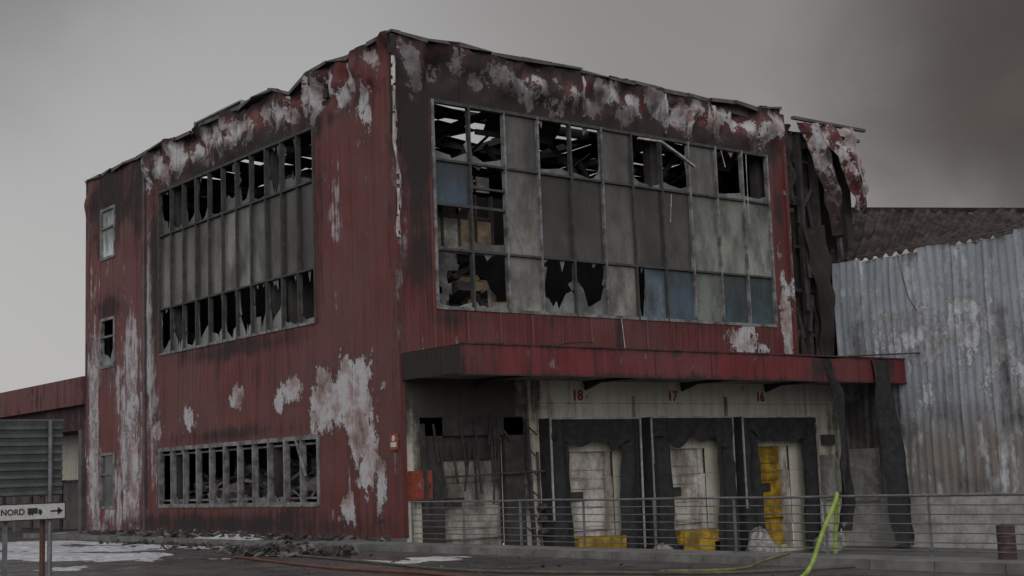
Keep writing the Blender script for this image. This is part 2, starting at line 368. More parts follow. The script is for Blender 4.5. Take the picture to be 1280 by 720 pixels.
for i in range(11):
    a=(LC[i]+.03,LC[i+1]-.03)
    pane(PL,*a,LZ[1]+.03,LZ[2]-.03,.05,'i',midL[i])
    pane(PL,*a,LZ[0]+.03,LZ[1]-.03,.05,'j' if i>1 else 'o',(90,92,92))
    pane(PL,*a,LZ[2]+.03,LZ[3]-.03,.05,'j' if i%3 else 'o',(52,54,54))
frames(PL,LC,[.79,2.485],.075)
frames(PL,[c+.0 for c in LC],[.95,2.33],.035,d0=-.14,d1=-.105,mat=0)
for i in range(11): 
    if i in (2,3,6,9): pane(PL,LC[i]+.05,LC[i+1]-.05,.85,2.43,.08,'o',(90,92,94))
mb.beam((-.03,4.9,2.45),(-.06,4.35,1.5),.07,.03,0)
for (z0,z1) in ((9.03,10.7),(5.38,6.97),(.77,2.5)):
    frames(PL,[16.82,17.95],[z0,(z0+z1)/2+.2,z1],.06)
    if z0>6: pane(PL,16.86,17.92,z0+.04,z1-.04,.05,'i',(165,180,188))
    elif z0>3: pane(PL,16.86,17.92,z0+.04,z1-.04,.05,'j',(105,112,114))
    else: pane(PL,16.86,17.92,z0+.04,z1-.04,.05,'i',(72,74,74))
mb.obj("windows",[frame_m,glass_m,dframe_m],main)
mb=MB()
pts=[(7.9,-.12,10.35),(8.6,-.3,10.3),(9.1,-.35,10.05),(9.9,-.25,9.75)]
for a,b_ in zip(pts[:-1],pts[1:]): mb.beam(a,b_,.09,.05)
for (x0,z0,x1,z1) in ((12.25,10.4,12.15,8.3),(9.1,8.9,8.95,8.1),(11.2,10.4,11.28,9.9),(7.0,5.35,7.03,4.5)): mb.tube((x0,-.1,z0),(x1,-.16,z1),.012)
mb.obj("loose_window_strips",[foil_m],main)

# --------- structure / interior
mb=MB()
mb.box(.25,17.9,.35,19.1,4.0,4.35,0)
mb.box(.25,17.9,.35,19.1,-.3,.0,0)
mb.box(.25,13.6,5.5,5.7,4.35,9.6,0)
mb.box(4.4,4.6,5.7,19.0,4.35,11.0,0); mb.box(4.6,4.8,.5,19,0,4.0,0)
mb.box(.0,18,19.2,19.35,0,11.9,0); mb.box(17.9,18.02,.9,19.2,0,11.6,0)
for x in (.35,4.6,9.0,13.4,17.5):
    for y in (.55,6.5,12.5,18.6): mb.box(x-.15,x+.15,y-.15,y+.15,0,11.4)
for y in (.55,3.5,6.5,9.5,12.5,15.5,18.6):
    mb.box(.2,17.8,y-.09,y+.09,11.25,11.5)
for x in (.35,2.5,4.6,6.8,9.0,11.2,13.4,15.5,17.5): mb.box(x-.06,x+.06,.3,19,11.05,11.24)
rr=random.Random(5)
for i in range(12):
    for j in range(13):
        x0=.2+i*1.48;y0=.3+j*1.46
        cxx,cyy=x0+.7,y0+.7
        q=rr.random()
        miss=(4.2<cxx<7.5 and 3.2<cyy<6.5 and q<.62) or (7.5<=cxx<11.5 and 3.2<cyy<6 and q<.38)
        if miss: continue
        s=rr.uniform(-.15,.1)
        mb.quad((x0,y0,11.52),(x0+1.48,y0,11.52+s),(x0+1.48,y0+1.46,11.52),(x0,y0+1.46,11.52-s))
for k in range(40):
    x=rr.uniform(.6,12.5);y=rr.uniform(.9,4.3);z=rr.uniform(9.2,11)
    a=rr.uniform(-1.2,1.2); L=rr.uniform(1,2.8)
    mb.beam((x,y,z),(x+L*math.cos(a),y+rr.uniform(-.5,.5),z+L*math.sin(a)*.6),rr.uniform(.05,.1),rr.uniform(.06,.16))
for k in range(10):
    x=rr.uniform(1.2,12.6); z=rr.uniform(9.6,10.9)
    mb.grid(4,6,lambda u,v:(x+u*.7+.1*math.sin(v*5+k),.7+.5*v+.15*mn.noise(Vector((u*3,v*4,k))),11.2-(1.0+.6*mn.noise(Vector((u*4,k,0))))*v),0)
mb.obj("charred_structure",[inter_m],main)
mb=MB()
def rubble(mb,n,bx,by,zf,smin,smax,mats,flat=.25,rnd=rr):
    for k in range(n):
        x=rnd.uniform(*bx);y=rnd.uniform(*by);z=zf(x,y)
        M=Matrix.Translation((x,y,z))@Matrix.Rotation(rnd.uniform(0,6.28),4,'Z')@Matrix.Rotation(rnd.gauss(0,.6),4,'X')@Matrix.Rotation(rnd.gauss(0,.5),4,'Y')
        a=rnd.uniform(smin,smax);b_=a*rnd.uniform(.12,.6);c=a*rnd.uniform(.04,flat)
        mb.box(-a/2,a/2,-b_/2,b_/2,-c/2,c/2,rnd.choice(mats),M=M)
rubble(mb,320,(.9,4.2),(4.2,13.2),lambda x,y:.3+rr.random()*.5+x*.45+.4*mn.noise(Vector((x,y,0))),.3,1.4,[0,0,1,3,3],.12)
rubble(mb,140,(1.2,3.6),(.9,2.8),lambda x,y:4.5+rr.random()*1.5+y*.35,.2,1.2,[0,1,3,3,3,3,2],.3)
rubble(mb,100,(3.9,13),(.9,3),lambda x,y:4.4+rr.random()*1.2,.2,1.2,[0,3,3,3],.3)
rubble(mb,90,(.9,3),(4.2,13),lambda x,y:4.4+rr.random()*1.4,.2,1.0,[0,3,3,3],.3)
for i in range(4):
    x0=1.25+i*.52
    mb.box(x0,x0+.46,.6,.65,6.95,7.75,2 if i!=1 else 0); mb.box(x0+.46,x0+.52,.55,.67,6.9,8.4,3)
mb.box(1.2,3.35,.56,.68,7.76,7.84,3); mb.box(1.2,3.35,.56,.68,6.85,6.93,3)
for i in range(2): mb.box(2.4+i*.5,2.8+i*.5,.65,.7,8.5,8.9,0)
mb.grid(12,16,lambda u,v:(1.25+.95*u+.05*math.sin(v*9),.35+.12*mn.noise(Vector((u*4,v*4,0))),5.45+1.35*v),1,skip=lambda u,v:(u*1.3+mn.noise(Vector((u*3,v*3,4)))*.6)>.35+v*.7)
mb.obj("interior_debris",[debris_l,simple("ash_grey",(.14,.13,.13),(.06,.06,.06),.95,3),debris_t,black_m],main)
mb=MB()
mb.box(1.6,1.75,10.7,13.9,11.4,13.05,0)
for k in range(10): mb.box(1.54,1.6,10.7,13.9,11.7+k*.13,11.74+k*.13,1)
mb.box(1.5,1.8,13.9,13.98,11.4,13.12,0); mb.box(1.5,1.8,10.6,10.7,11.4,13.05,0); mb.box(1.5,1.8,10.7,13.9,13.05,13.1,0)
mb.obj("roof_louvre_screen",[simple("screen_grey",(.24,.24,.25),(.13,.13,.13),.6,3),trim_m],main)

# --------- burnt gap at right end of facade
mb=MB()
gs=blobs([(15,11,2,2.5,.6),(15,8,2,3,.5),(15.5,7,.5,3,.5)])
mb.grid(20,60,lambda u,v:(14.02+1.98*u,.75,4.0+7.4*v),0,lambda u,v:(.3+gs(14.02+1.98*u,4+7.4*v)*.8 if v>.13 else .0,0,0))
mb.obj("scorched_brick_wall",[brick_m],main)
mb=MB()
mb.box(14.02,14.14,0.05,.75,4,11.6,0); mb.box(15.1,15.25,.3,.5,4.2,11.5,0); mb.box(15.7,15.85,.2,.45,4.2,11.5,0)
for k in range(26):
    x=14.2+rr.random()*1.7; z=5+rr.random()*6.3; L=rr.uniform(.5,2)
    mb.beam((x,.2+rr.random()*.4,z),(x+rr.uniform(-.3,.3),.15+rr.random()*.4,z-L),.05,.12,0)
for k in range(5): mb.box(14.05,15.9,.45,.6,5.2+k*1.35,5.3+k*1.35,0)
for k in range(8):
    z=10.9-k*.28; mb.box(14.1,14.6,.2,.35,z,z+.12,0)
mb.obj("charred_gap_framing",[black_m],main)
mb=MB()
def strip(x0,z0,x1,z1,w0,w1,y0,yb,seed,A,nu=12,nv=44,curl=.25):
    def f(u,v):
        x=x0+(x1-x0)*v+(u-.5)*(w0+(w1-w0)*v)+.16*mn.noise(Vector((v*4,seed,0)))
        z=z0+(z1-z0)*v+.12*mn.noise(Vector((u*2,v*3,seed)))
        y=y0+yb*math.sin(v*math.pi)+curl*math.sin(u*5+seed+v*2)*.6+.25*mn.noise(Vector((u*2.5,v*5,seed+3)))
        return (x,y,z)
    mb.grid(nu,nv,f,0,lambda u,v:A(u,v))
strip(15.15,11.75,16.3,8.3,.75,.6,-.1,-.25,1,lambda u,v:(.4+.5*v,.55-.2*v,.2))
strip(16.2,11.8,17.6,9.2,.9,1.0,-.0,-.3,2,lambda u,v:(.1+.3*v,.45,.15))
strip(17.3,11.85,17.8,9.5,1.1,.4,.1,-.2,3,lambda u,v:(.15+.2*v,.75,.3))
strip(15.3,8.6,15.8,4.3,.7,.35,.2,-.2,6,lambda u,v:(.9,.1,0))
strip(14.6,11.7,14.7,9.3,.5,.6,.3,.0,8,lambda u,v:(.9,.2,0))
mb.obj("twisted_cladding_sheets",[red_m],main)
mb=MB(); mb.beam((14.5,-.05,11.82),(18.05,-.0,11.86),.12,.09,0); mb.beam((15.0,.02,11.5),(18.0,.2,11.55),.08,.1,0)
mb.beam((16.1,0,11.8),(16.6,.1,7.6),.12,.14,0)
mb.obj("bent_parapet_rails",[trim_m],main)

# --------- dock wall under the canopy
doors=[(1.08,2.88,2.30),(4.85,6.54,1.87),(8.37,9.96,1.89),(11.97,13.44,1.90)]
D_s=blobs([(1.8,3.4,2.3,1.6,1.2),(.6,2.2,.5,1.6,.75),(.3,-.3,.4,1.2,.45),(3.4,2.2,.6,1.8,.85),(4.2,1.5,.4,2.5,.35),(7.4,2.6,.4,.4,.35),(10.9,2.7,.4,.4,.3),(14.5,2.5,.6,1,.35),(15.6,1.5,.5,3,.6),(8,4.1,9,.2,.35),(8,-.9,9,.4,.5)])
D_p=blobs([(15,1,.6,1,.3)])
mb=MB()
jd=[3.9,7.4,10.9,14.4]
facade(mb,PR,0.0,16.0,-1.1,4.0,[(a,b,-.9,t) for a,b,t in doors],.11,lambda u,z:-.012 if any(abs(u-j)<.015 for j in jd) else 0,topR,lambda u,z:(D_s(u,z)-.10,D_p(u,z),0.05),jd)
for z in (1.2,2.4,3.1): mb.box(3.6,15.9,-.006,.01,z,z+.015,0,(.5,0,0))
mb.obj("dock_wall",[dock_m],main)
mb=MB()
Y=-2.38
def cz(x): return .03*mn.noise(Vector((x*.4,3,1)))-(.05*math.exp(-((x-12.6)/.8)**2))
cs=blobs([(0,4,1.5,1,.45),(8,4.3,9,.14,.55),(12.3,4,.7,.5,.65),(15,4,.8,.5,.55),(8,3.55,9,.14,.55)])
mb.grid(160,6,lambda u,v:(.0+16.05*u,Y+.015*mn.noise(Vector((u*30,v,0))),3.60+.66*v+cz(16.05*u)),0,lambda u,v:(cs(16.05*u,3.6+.66*v)+.05,.0,.08))
mb.grid(24,4,lambda u,v:(.0,-.05+(Y+.05)*u,3.62+.62*v),0,lambda u,v:(.85,0,0))
mb.grid(40,4,lambda u,v:(.05+15.95*u,Y+(-.02-Y)*v,4.26),1)
mb.grid(40,4,lambda u,v:(.05+15.95*u,Y+(-.02-Y)*v,3.68),2)
for k in range(9): mb.box(1.98*k,1.98*k+.012,Y-.014,Y-.003,3.60,4.25,1)
mb.box(-.02,16.06,Y-.03,Y+.02,4.262,4.30,0,(.5,0,0)); mb.box(-.02,16.06,Y-.025,Y+.03,3.57,3.605,0,(.6,0,0))
for k in range(12): mb.box(-.012,-.002,-.2-.18*k,-.19-.18*k,3.62,4.25,1)
for x in (2.2,5.7,9.2,12.6): 
    mb.box(x-.06,x+.06,Y+.1,-.0,3.60,3.675,1); mb.add([(x-.04,-.02,3.60),(x-.04,-.6,3.60),(x-.04,-.02,3.45),(x+.04,-.02,3.60),(x+.04,-.6,3.60),(x+.04,-.02,3.45)],[(0,1,2),(3,5,4),(1,4,5,2)],1)
mb.obj("canopy",[red2_m,black_m,simple("canopy_soffit",(.30,.28,.26),(.14,.13,.12),.8,1.2)],main)
mb=MB()
for a,b_ in (((3.0,-1.8,4.3),(3.5,-1.9,4.42)),((3.5,-1.9,4.42),(4.2,-2.0,4.46)),((4.2,-2.0,4.46),(4.3,-2.1,4.32)),((13.4,-2.4,4.3),(16.3,-3.0,4.42)),((16.3,-3.0,4.42),(16.45,-3.2,4.55))): mb.tube(a,b_,.02)
mb.obj("bent_rods",[black_m],main)

def dock_door(x0,x1,zt,m,yel,xj=None):
    mb=MB(); n=6; h=(zt-.0+1.0)/n
    x1d=xj if xj else x1
    for k in range(n):
        z0=-1.0+k*h
        mb.box(x0,x1d,.10,.15,z0+.008,z0+h-.008,0)
        mb.box(x0+.03,x1d-.03,.09,.10,z0+.04,z0+h-.04,0)
    mb.box(x0,x1d,.15,.17,-1,zt,0)
    if xj: mb.box(xj,x1,.02,.2,-1,zt,3); mb.box(xj+.02,x1-.05,-.02,.02,-1,1.2,3)
    xm=x0+(x1-x0)*.08
    mb.box(xm,xm+.55,.05,.09,.62,.86,1); 
    mb.tube((x0+.05,.05,-.9),(x0+.05,.05,zt),.02,1); mb.tube((x1-.05,.0,-.9),(x1-.05,.0,zt),.02,1)
    if yel:
        mb.box(x0+.05,x1-.05,-.45,.05,-.62,-.28,2); mb.box(x0+.15,x1-.3,-.5,-.45,-.9,-.3,2)
        mb.box(x0-.2,x0,-.2,.05,-1.0,-.4,1); mb.box(x1,x1+.2,-.2,.05,-1.0,-.4,1)
    return mb.obj("dock_door",[m,black_m,yellow_m,doorw_m],main)
dock_door(*doors[0],doorb_m,False); dock_door(*doors[1],doorw_m,True,6.3); dock_door(*doors[2],doorw_m,True,9.72); dock_door(*doors[3],yellow_m,False,13.12)
def shelter(x0,x1,zt,seed,d=.42):
    mb=MB()
    w=.60
    for sgn,xa,xb in ((1,x0,x0+w),(-1,x1,x1-w)):
        mb.grid(8,30,lambda u,v:(xa+(xb-xa)*u+.12*mn.noise(Vector((v*3,seed+sgn,u)))*(1-v)+sgn*.16*(1-v)*u,-d+.10*math.sin(u*7+seed)*(1-v*.5)-.06*mn.noise(Vector((u*3,v*6,seed))),-.95+(zt+.95)*v),0)
        mb.grid(3,10,lambda u,v:(xa+.04*mn.noise(Vector((v*5,seed,u))),-.02-(d-.02)*u,-.95+(zt+.95)*v),0)
    mb.grid(40,10,lambda u,v:(x0+(x1-x0)*u,-d-.03-.06*math.sin(u*23+seed)*(1-v)-.05*mn.noise(Vector((u*9,v*3,seed))),zt-(.50+.38*mn.noise(Vector((u*5,seed,1)))+.16*math.sin(u*math.pi))*(1-v)),0)
    mb.box(x0,x1,-d,-.01,zt,zt+.03,0)
    for a,b_ in (((x0,-d-.05,zt+.02),(x1,-d-.05,zt+.02)),((x0,-d-.05,zt+.02),(x0+.02,-d-.03,.2)),((x1,-d-.05,zt+.02),(x1-.02,-d-.03,-.6))): mb.beam(a,b_,.035,.045,1)
    mb.obj("dock_shelter",[fabric_m,simple("shelter_edge",(.36,.36,.36),(.2,.2,.2),.5)],main)
shelter(4.1,7.15,2.68,1); shelter(7.55,10.65,2.70,5); shelter(11.05,14.2,2.70,9)
mb=MB()
for (a,b_,c,d_) in ((.5,1.06,-1.0,2.75),(2.9,3.5,-1.0,2.75),(.5,3.5,2.32,2.78)): mb.box(a,b_,-.14,-.01,c,d_,0)
for k in range(7): mb.tube((3.5-.02*k,-.2,2.6-.5*k),(3.75+.1*rr.random(),-.25,2.3-.5*k),.02,0)
for k in range(14):
    a=rr.uniform(.5,3.4); mb.beam((a,-.18,rr.uniform(1.9,2.9)),(a+rr.uniform(-.25,.25),-.22,rr.uniform(.6,2.2)),.03,.05,0)
mb.beam((.4,-.25,2.6),(.5,-.3,-.9),.1,.08,0);mb.beam((3.55,-.2,2.7),(3.62,-.3,-.9),.09,.08,0)
mb.box(1.1,2.86,.0,.09,1.75,2.3,0)
mb.obj("charred_door_surround",[black_m],main)
mb=MB()
mb.tube((1.0,-.15,1.35),(4.0,-.3,1.42),.025,0); mb.tube((3.95,-.1,1.9),(3.98,-.12,-1),.035,0)
for k in range(3): mb.tube((3.9,-.15,.5-.3*k),(4.1,-.15,.55-.3*k),.09,0)
mb.tube((10.87,-.06,3.3),(10.87,-.06,-1),.04,1); mb.tube((7.35,-.06,3.3),(7.35,-.06,-1),.03,1)
mb.obj("dock_pipes",[dframe_m,frame_m],main)
def text(s,loc,rot,size,mat,name,parent,ext=.004):
    cu=bpy.data.curves.new(name,'FONT'); cu.body=s; cu.size=size; cu.extrude=ext; cu.align_x='CENTER'; cu.align_y='CENTER'; cu.offset=.01*size/.4
    cu.materials.append(mat); o=bpy.data.objects.new(name,cu); o.location=loc; o.rotation_euler=rot; COL.objects.link(o)
    if parent: o.parent=parent
    return o
numm=simple("red_number_paint",(.26,.02,.045),(.20,.02,.04),.6)
for s,x in (("18",5.42),("17",8.83),("16",12.35)): text(s,(x,-.02,3.30),(math.pi/2,0,0),.37,numm,"dock_number",main)
def cloth(pts,w,seed,name):
    mb=MB(); P=[Vector(p) for p in pts]
    def f(u,v):
        t=v*(len(P)-1); i=min(int(t),len(P)-2); q=P[i].lerp(P[i+1],t-i)
        ww=w*(.7+.5*v+.25*mn.noise(Vector((v*5,seed,0))))
        return (q.x+(u-.5)*ww, q.y+.14*math.sin(u*6+v*3+seed)+.1*mn.noise(Vector((u*3,v*6,seed))), q.z+.08*mn.noise(Vector((u*3,v*2,seed))))
    mb.grid(14,60,f,0,skip=lambda u,v:v>.94 and mn.noise(Vector((u*6,v*20,seed)))>.1)
    mb.obj(name,[fabric_m],main)
cloth([(12.4,-2.45,4.2),(12.8,-2.5,3.3),(12.95,-2.45,2.2),(12.9,-2.4,1.2),(13.0,-2.3,.2),(12.9,-2.2,-.5)],.42,2,"hanging_burnt_cloth")
cloth([(14.7,-2.45,4.22),(14.8,-2.5,3),(15.1,-2.5,1.8),(15.25,-2.5,.6),(15.4,-2.5,-.5),(15.45,-2.5,-1.05)],1.05,6,"hanging_burnt_cloth")
mb=MB()
mb.box(14.75,15.25,-.2,-.01,.3,1.6,0);mb.box(15.35,15.75,-.18,-.01,.5,1.5,0); mb.box(14.8,15.2,-.21,-.2,.35,1.55,0)
mb.box(15.75,15.95,-1.3,-.35,.2,1.75,0); mb.box(15.73,15.75,-1.25,-.85,.25,1.7,0); mb.box(15.73,15.75,-.8,-.4,.25,1.7,0)
mb.box(14.9,15.4,-.16,-.01,1.9,2.2,1)
mb.obj("electrical_cabinets",[simple("cabinet_grey",(.28,.28,.27),(.15,.15,.14),.6,3),dframe_m],main)
mb=MB()
mb.box(.12,.66,-.24,-.03,.85,1.52,0); mb.box(.16,.62,-.255,-.241,.89,1.48,0); mb.tube((.39,-.26,1.2),(.39,-.268,1.2),.13,3,16); mb.tube((.39,-.268,1.2),(.39,-.272,1.2),.10,0,16); mb.box(.56,.6,-.27,-.255,1.1,1.22,2)
mb.obj("fire_hose_cabinet",[redp_m,frame_m,black_m,debris_l],main)
mb=MB()
mb.box(-.075,-.06,.06,.42,2.02,2.4,0); mb.box(-.079,-.075,.12,.36,2.09,2.2,1); mb.tube((-.0751,.24,2.29),(-.08,.24,2.29),.07,1,14)
mb.obj("fire_safety_sign",[redp_m,simple("sign_white",(.5,.5,.5),(.4,.4,.4),.5)],main)

# ------------------------------------------------------------------ warehouse right
wh=empty("corrugated_warehouse")
mb=MB()
Ws=blobs([(-.6,7,1.0,1.6,.35),(-1.0,2.6,1.8,1.9,.7),(-4,2.6,2.5,.7,.42),(-6,2.5,1.5,.8,.42),(-3,7.5,8,.25,.5),(-5.6,4.0,.22,3,.6),(-2.0,3.7,.8,.9,.4),(-.9,5,.8,1.6,.35),(-4.3,.8,3,.6,.3),(-3.6,3.4,.7,.6,.4)])
Wp=blobs([(-2.8,4.8,1.6,1.0,.55),(-4.6,5.0,1.2,1.2,.6),(-6,4.0,1.2,1.2,.55),(-3,3.2,1,.5,.5)])
def wallf(u,v):
    y=-14*u; z=.35+7.05*v
    k=v**3
    rib=.007*max(-.35,min(.35,math.sin(y*2*math.pi/.26)))/.35
    pn=int(-y/1.04); fr=-y/1.04-pn
    if fr<.05: rib-=.03
    x=16.0+rib+.06*pr[pn%40]*k*(1+fr)+.18*k*mn.noise(Vector((y*.5,z*.4,2)))+.05*mn.noise(Vector((y*.7,z*.5,5)))
    return (x,y,z+k*(.07*pr[(pn+4)%40]+.05*mn.noise(Vector((y*1.5,0,4)))))
mb.grid(14*26,50,wallf,0,lambda u,v:(Ws(-14*u,.35+7.05*v),Wp(-14*u,.35+7.05*v),.34+.2*mn.noise(Vector((u*14,v*3,0)))))
mb.obj("corrugated_wall",[ware_m],wh)
mb=MB()
mb.box(15.85,16.1,-14,-.0,-1.1,.33,0); mb.box(15.82,16.12,-14,0,.33,.38,1)
mb.box(16.2,34,-14.05,-13.95,-1.1,7.4,2); mb.box(33.9,34,-14,0,-1.1,7.4,2); mb.box(18.1,34,-.1,0,-1.1,7.4,2)
mb.obj("warehouse_base",[simple("white_plinth",(.36,.36,.36),(.22,.21,.20),.8,1.5),trim_m,ware_m],wh)
mb=MB()
def roof(u,v):
    y0=.3-14.3*u; y1=4.4-18.4*u
    y=y0+(y1-y0)*v; x=16.05+6*v
    zf=10.4-1.33*min(1,(4.4-y1)/7.4)-.12*max(0,(4.4-y1)-7.4)
    z=7.36+(zf-7.36)*(v**.9)
    s=math.sin(u*2*math.pi*40)
    rib=.11*max(-.3,min(.6,s))
    return (x,y,z+rib+.16*mn.noise(Vector((y*.6,v*2,1))) - .25*math.sin(v*math.pi)*0.5+.06*mn.noise(Vector((u*60,v*3,8))))
mb.grid(480,14,roof,0,smooth=False)
mb.box(22.1,33.9,-13.9,4.5,8.2,8.3,0)
mb.beam((22.05,4.4,10.42),(22.05,-3.2,9.08),.15,.16,0); mb.beam((22.05,-3.2,9.08),(22.05,-14,7.9),.15,.16,0)
mb.obj("collapsed_roof",[simple("burnt_roof_sheet",(.075,.058,.054),(.026,.022,.022),.9,1.2,spec=.1)],wh)
mb=MB(); mb.tube((15.7,-2.6,7.3),(15.6,-2.95,6.0),.02); mb.tube((15.6,-2.95,6.0),(15.75,-3.1,5.6),.02)
for k in range(9):
    y=-1-1.3*k; mb.beam((16.0,y,7.5),(16.0,y-1.3,7.5+.04*pr[k]),.05,.05,0)
mb.obj("wall_top_trim",[trim_m],wh)

# ------------------------------------------------------------------ low building left
lb=empty("low_red_building")
mb=MB()
mb.box(-.05,.15,19.4,48,4.26,5.22,0,(.3,0,.05)); mb.box(.15,9,19.4,48,5.05,5.15,1); mb.box(.2,.35,19.5,48,3.42,4.26,0,(.6,0,0))
mb.box(2.5,2.7,19.4,48,-.1,5.0,2,(.3,0,0))
for k in range(9):
    y=19.9+3.3*k; mb.box(.1,.35,y,y+.3,-.1,3.42,1)
    mb.box(1.6,1.7,y+.3,y+3.2,1.75,3.42,2,(.0,0,.2)); mb.box(1.9,2.0,y+.3,y+3.2,-.1,1.7,1)
mb.obj("low_building_body",[red_m,trim_m,dock_m],lb)

# ------------------------------------------------------------------ ground
mb=MB()
H=2500; zx=-.12
mb.quad((-H,-H,zx),(-2.0,-H,zx),(-2.0,H,zx),(-H,H,zx),0)
mb.quad((-2.0,-.0,zx-.0),(H,0,zx),(H,H,zx),(-2.0,H,zx),0)
mb.quad((-2.0,-H,zx),(H,-H,zx),(H,-40,zx),(-2.0,-40,zx),0)
mb.quad((60,-40,zx),(H,-40,zx),(H,0,zx),(60,0,zx),0)
mb.obj("ground",[asph_m])
mb=MB(); mb.quad((-1.2,-40,-1.1),(60,-40,-1.1),(60,0,-1.1),(-1.2,0,-1.1),0)
mb.obj("dock_yard",[pave_m])
mb=MB()
mb.box(-1.95,-1.15,-40,-.12,-1.15,0.0,0); mb.box(-1.2,60,-40.2,-40,-1.15,-.11,0)
mb.box(-1.95,-.01,-.12,19.4,-.3,0.0,1)
for k in range(54):
    y=-38+1.06*k; mb.box(-2.1,-1.955,y,y+1.045,-.2,.012+.004*pr[k%40],0)
mb.obj("kerb",[conc_m,pave_m])

# ------------------------------------------------------------------ railing
mb=MB()
ys=[-2.42-1.83*k for k in range(11)]
for i,y in enumerate(ys):
    mb.box(-1.425,-1.375,y-.008,y+.008,0,.86,0); mb.box(-1.45,-1.35,y-.05,y+.05,0.0,.012,0)
for k,z in enumerate((.86,.73,.60,.47,.34,.21,.10)):
    for i in range(len(ys)-1):
        ym=(ys[i]+ys[i+1])/2; s=.010*pr[(i*5+k*3)%40]
        r_=.020 if k==0 else .009
        mb.tube((-1.4,ys[i],z),(-1.4+s,ym,z+s*.7),r_,0,7,caps=False); mb.tube((-1.4+s,ym,z+s*.7),(-1.4,ys[i+1],z),r_,0,7,caps=False)
mb.obj("metal_railing",[galv_m])

# ------------------------------------------------------------------ rusty drum / hoses
mb=MB()
hx,hy=-1.24,-16.30
mb.tube((hx,hy,0),(hx,hy,.02),.125,0,20); mb.tube((hx,hy,.02),(hx,hy,.15),.12,0,20); mb.tube((hx,hy,.15),(hx,hy,.165),.127,1,20); mb.tube((hx,hy,.165),(hx,hy,.30),.12,0,20)
mb.tube((hx,hy,.30),(hx,hy,.315),.127,1,20); mb.tube((hx,hy,.315),(hx,hy,.43),.12,0,20); mb.tube((hx,hy,.43),(hx,hy,.45),.127,0,20,r2=.11); mb.tube((hx-.05,hy,.45),(hx-.05,hy,.48),.02,1,8)
mb.obj("rusty_drum",[simple("rusty_red",(.075,.045,.038),(.04,.03,.028),.8,8),trim_m])
def hose(name,pts,r,mat):
    cu=bpy.data.curves.new(name,'CURVE'); cu.dimensions='3D'; cu.bevel_depth=r; cu.bevel_resolution=3
    sp=cu.splines.new('NURBS'); sp.points.add(len(pts)-1)
    for p,q in zip(sp.points,pts): p.co=(*q,1)
    sp.use_endpoint_u=True; sp.order_u=3; sp.resolution_u=8
    cu.materials.append(mat); o=bpy.data.objects.new(name,cu); COL.objects.link(o)
yg=simple("yellow_green_hose",(.27,.38,.06),(.17,.25,.04),.7,3); orr=simple("red_hose",(.16,.05,.03),(.09,.035,.025),.7,3); dk=simple("dark_hose",(.05,.05,.045),(.1,.08,.05),.7,3)
hose("fire_hose",[(-1.25,-13.42,.02),(-1.28,-13.48,.5),(-1.33,-13.6,.84),(-1.42,-13.66,.925),(-1.6,-13.80,.83),(-2.9,-14.52,.36),(-3.9,-15.15,-.03),(-5,-15.7,-.09),(-7,-16.6,-.09),(-10,-19.5,-.09)],.030,yg)
hose("fire_hose",[(-4.8,-1,-.09),(-5.4,-4,-.09),(-5.9,-7.1,-.09),(-5.7,-9,-.09),(-6.05,-11,-.09),(-5.2,-12.6,-.09),(-5.6,-14,-.09),(-4.2,-15.5,-.09),(-4.6,-19,-.09)],.024,orr)
hose("fire_hose",[(-3,4,-.09),(-4,-2,-.09),(-4.6,-6,-.09),(-5.3,-9.5,-.09),(-4.4,-12,-.09),(-3.7,-13.9,-.09),(-2.3,-14.6,-.07)],.024,dk)
hose("fire_hose",[(-3.9,-12.4,-.09),(-3.6,-13.2,-.08),(-3.0,-13.3,-.08),(-2.4,-13.0,-.02),(-1.9,-13.1,.05)],.020,simple("olive_hose",(.16,.17,.05),(.08,.08,.04),.6,3))

# ------------------------------------------------------------------ foam on ground, debris
mb=MB()
def foam(x0,x1,y0,y1,n,m,thr,base,seed,amp=.10):
    def hgt(x,y,u,v):
        e=min(u,1-u,v,1-v)*5; e=min(1,e)
        return (mn.fractal(Vector((x*.55,y*.25,seed)),.7,2.2,5)+thr)*e
    def f(u,v):
        x=x0+(x1-x0)*u;y=y0+(y1-y0)*v;h=hgt(x,y,u,v)
        return (x,y,base-.02+max(0,min(1,h*1.5))*amp)
    mb.grid(n,m,f,0,skip=lambda u,v:hgt(x0+(x1-x0)*u,y0+(y1-y0)*v,u,v)<.06)
foam(-9,-2.1,-2.5,17,130,300,.22,-.12,3.1)
foam(-1.9,-.1,2,19,40,200,.05,0,7.7,.12)
foam(-4.6,-2.2,-7,-1,60,140,.0,-.12,5.5,.05)
mb.obj("foam_patch",[white_m])
mb=MB()
def pile(cx_,cy_,r1,r2,n,h,base,smin=.08,smax=.4):
    for k in range(n):
        a=rr.uniform(0,6.28);q=rr.random()**.7; x=cx_+r1*q*math.cos(a);y=cy_+r2*q*math.sin(a)
        rubble(mb,1,(x,x),(y,y),lambda x,y:base+rr.random()*h*(1-q),smin,smax,[0,0,0,1],.3)
pile(-3.4,-.6,1.0,2.4,420,.22,-.1,.05,.3)
pile(-1.0,8,.8,9,500,.12,.02,.05,.3)
pile(-2.8,5,1.0,6,160,.05,-.1,.04,.2)
pile(-4.5,-9,2.2,8,120,.02,-.11,.02,.08)
mb.obj("debris_pile",[black_m,simple("grey_chips",(.15,.14,.135),(.07,.07,.07),.9,5)])
mb=MB()
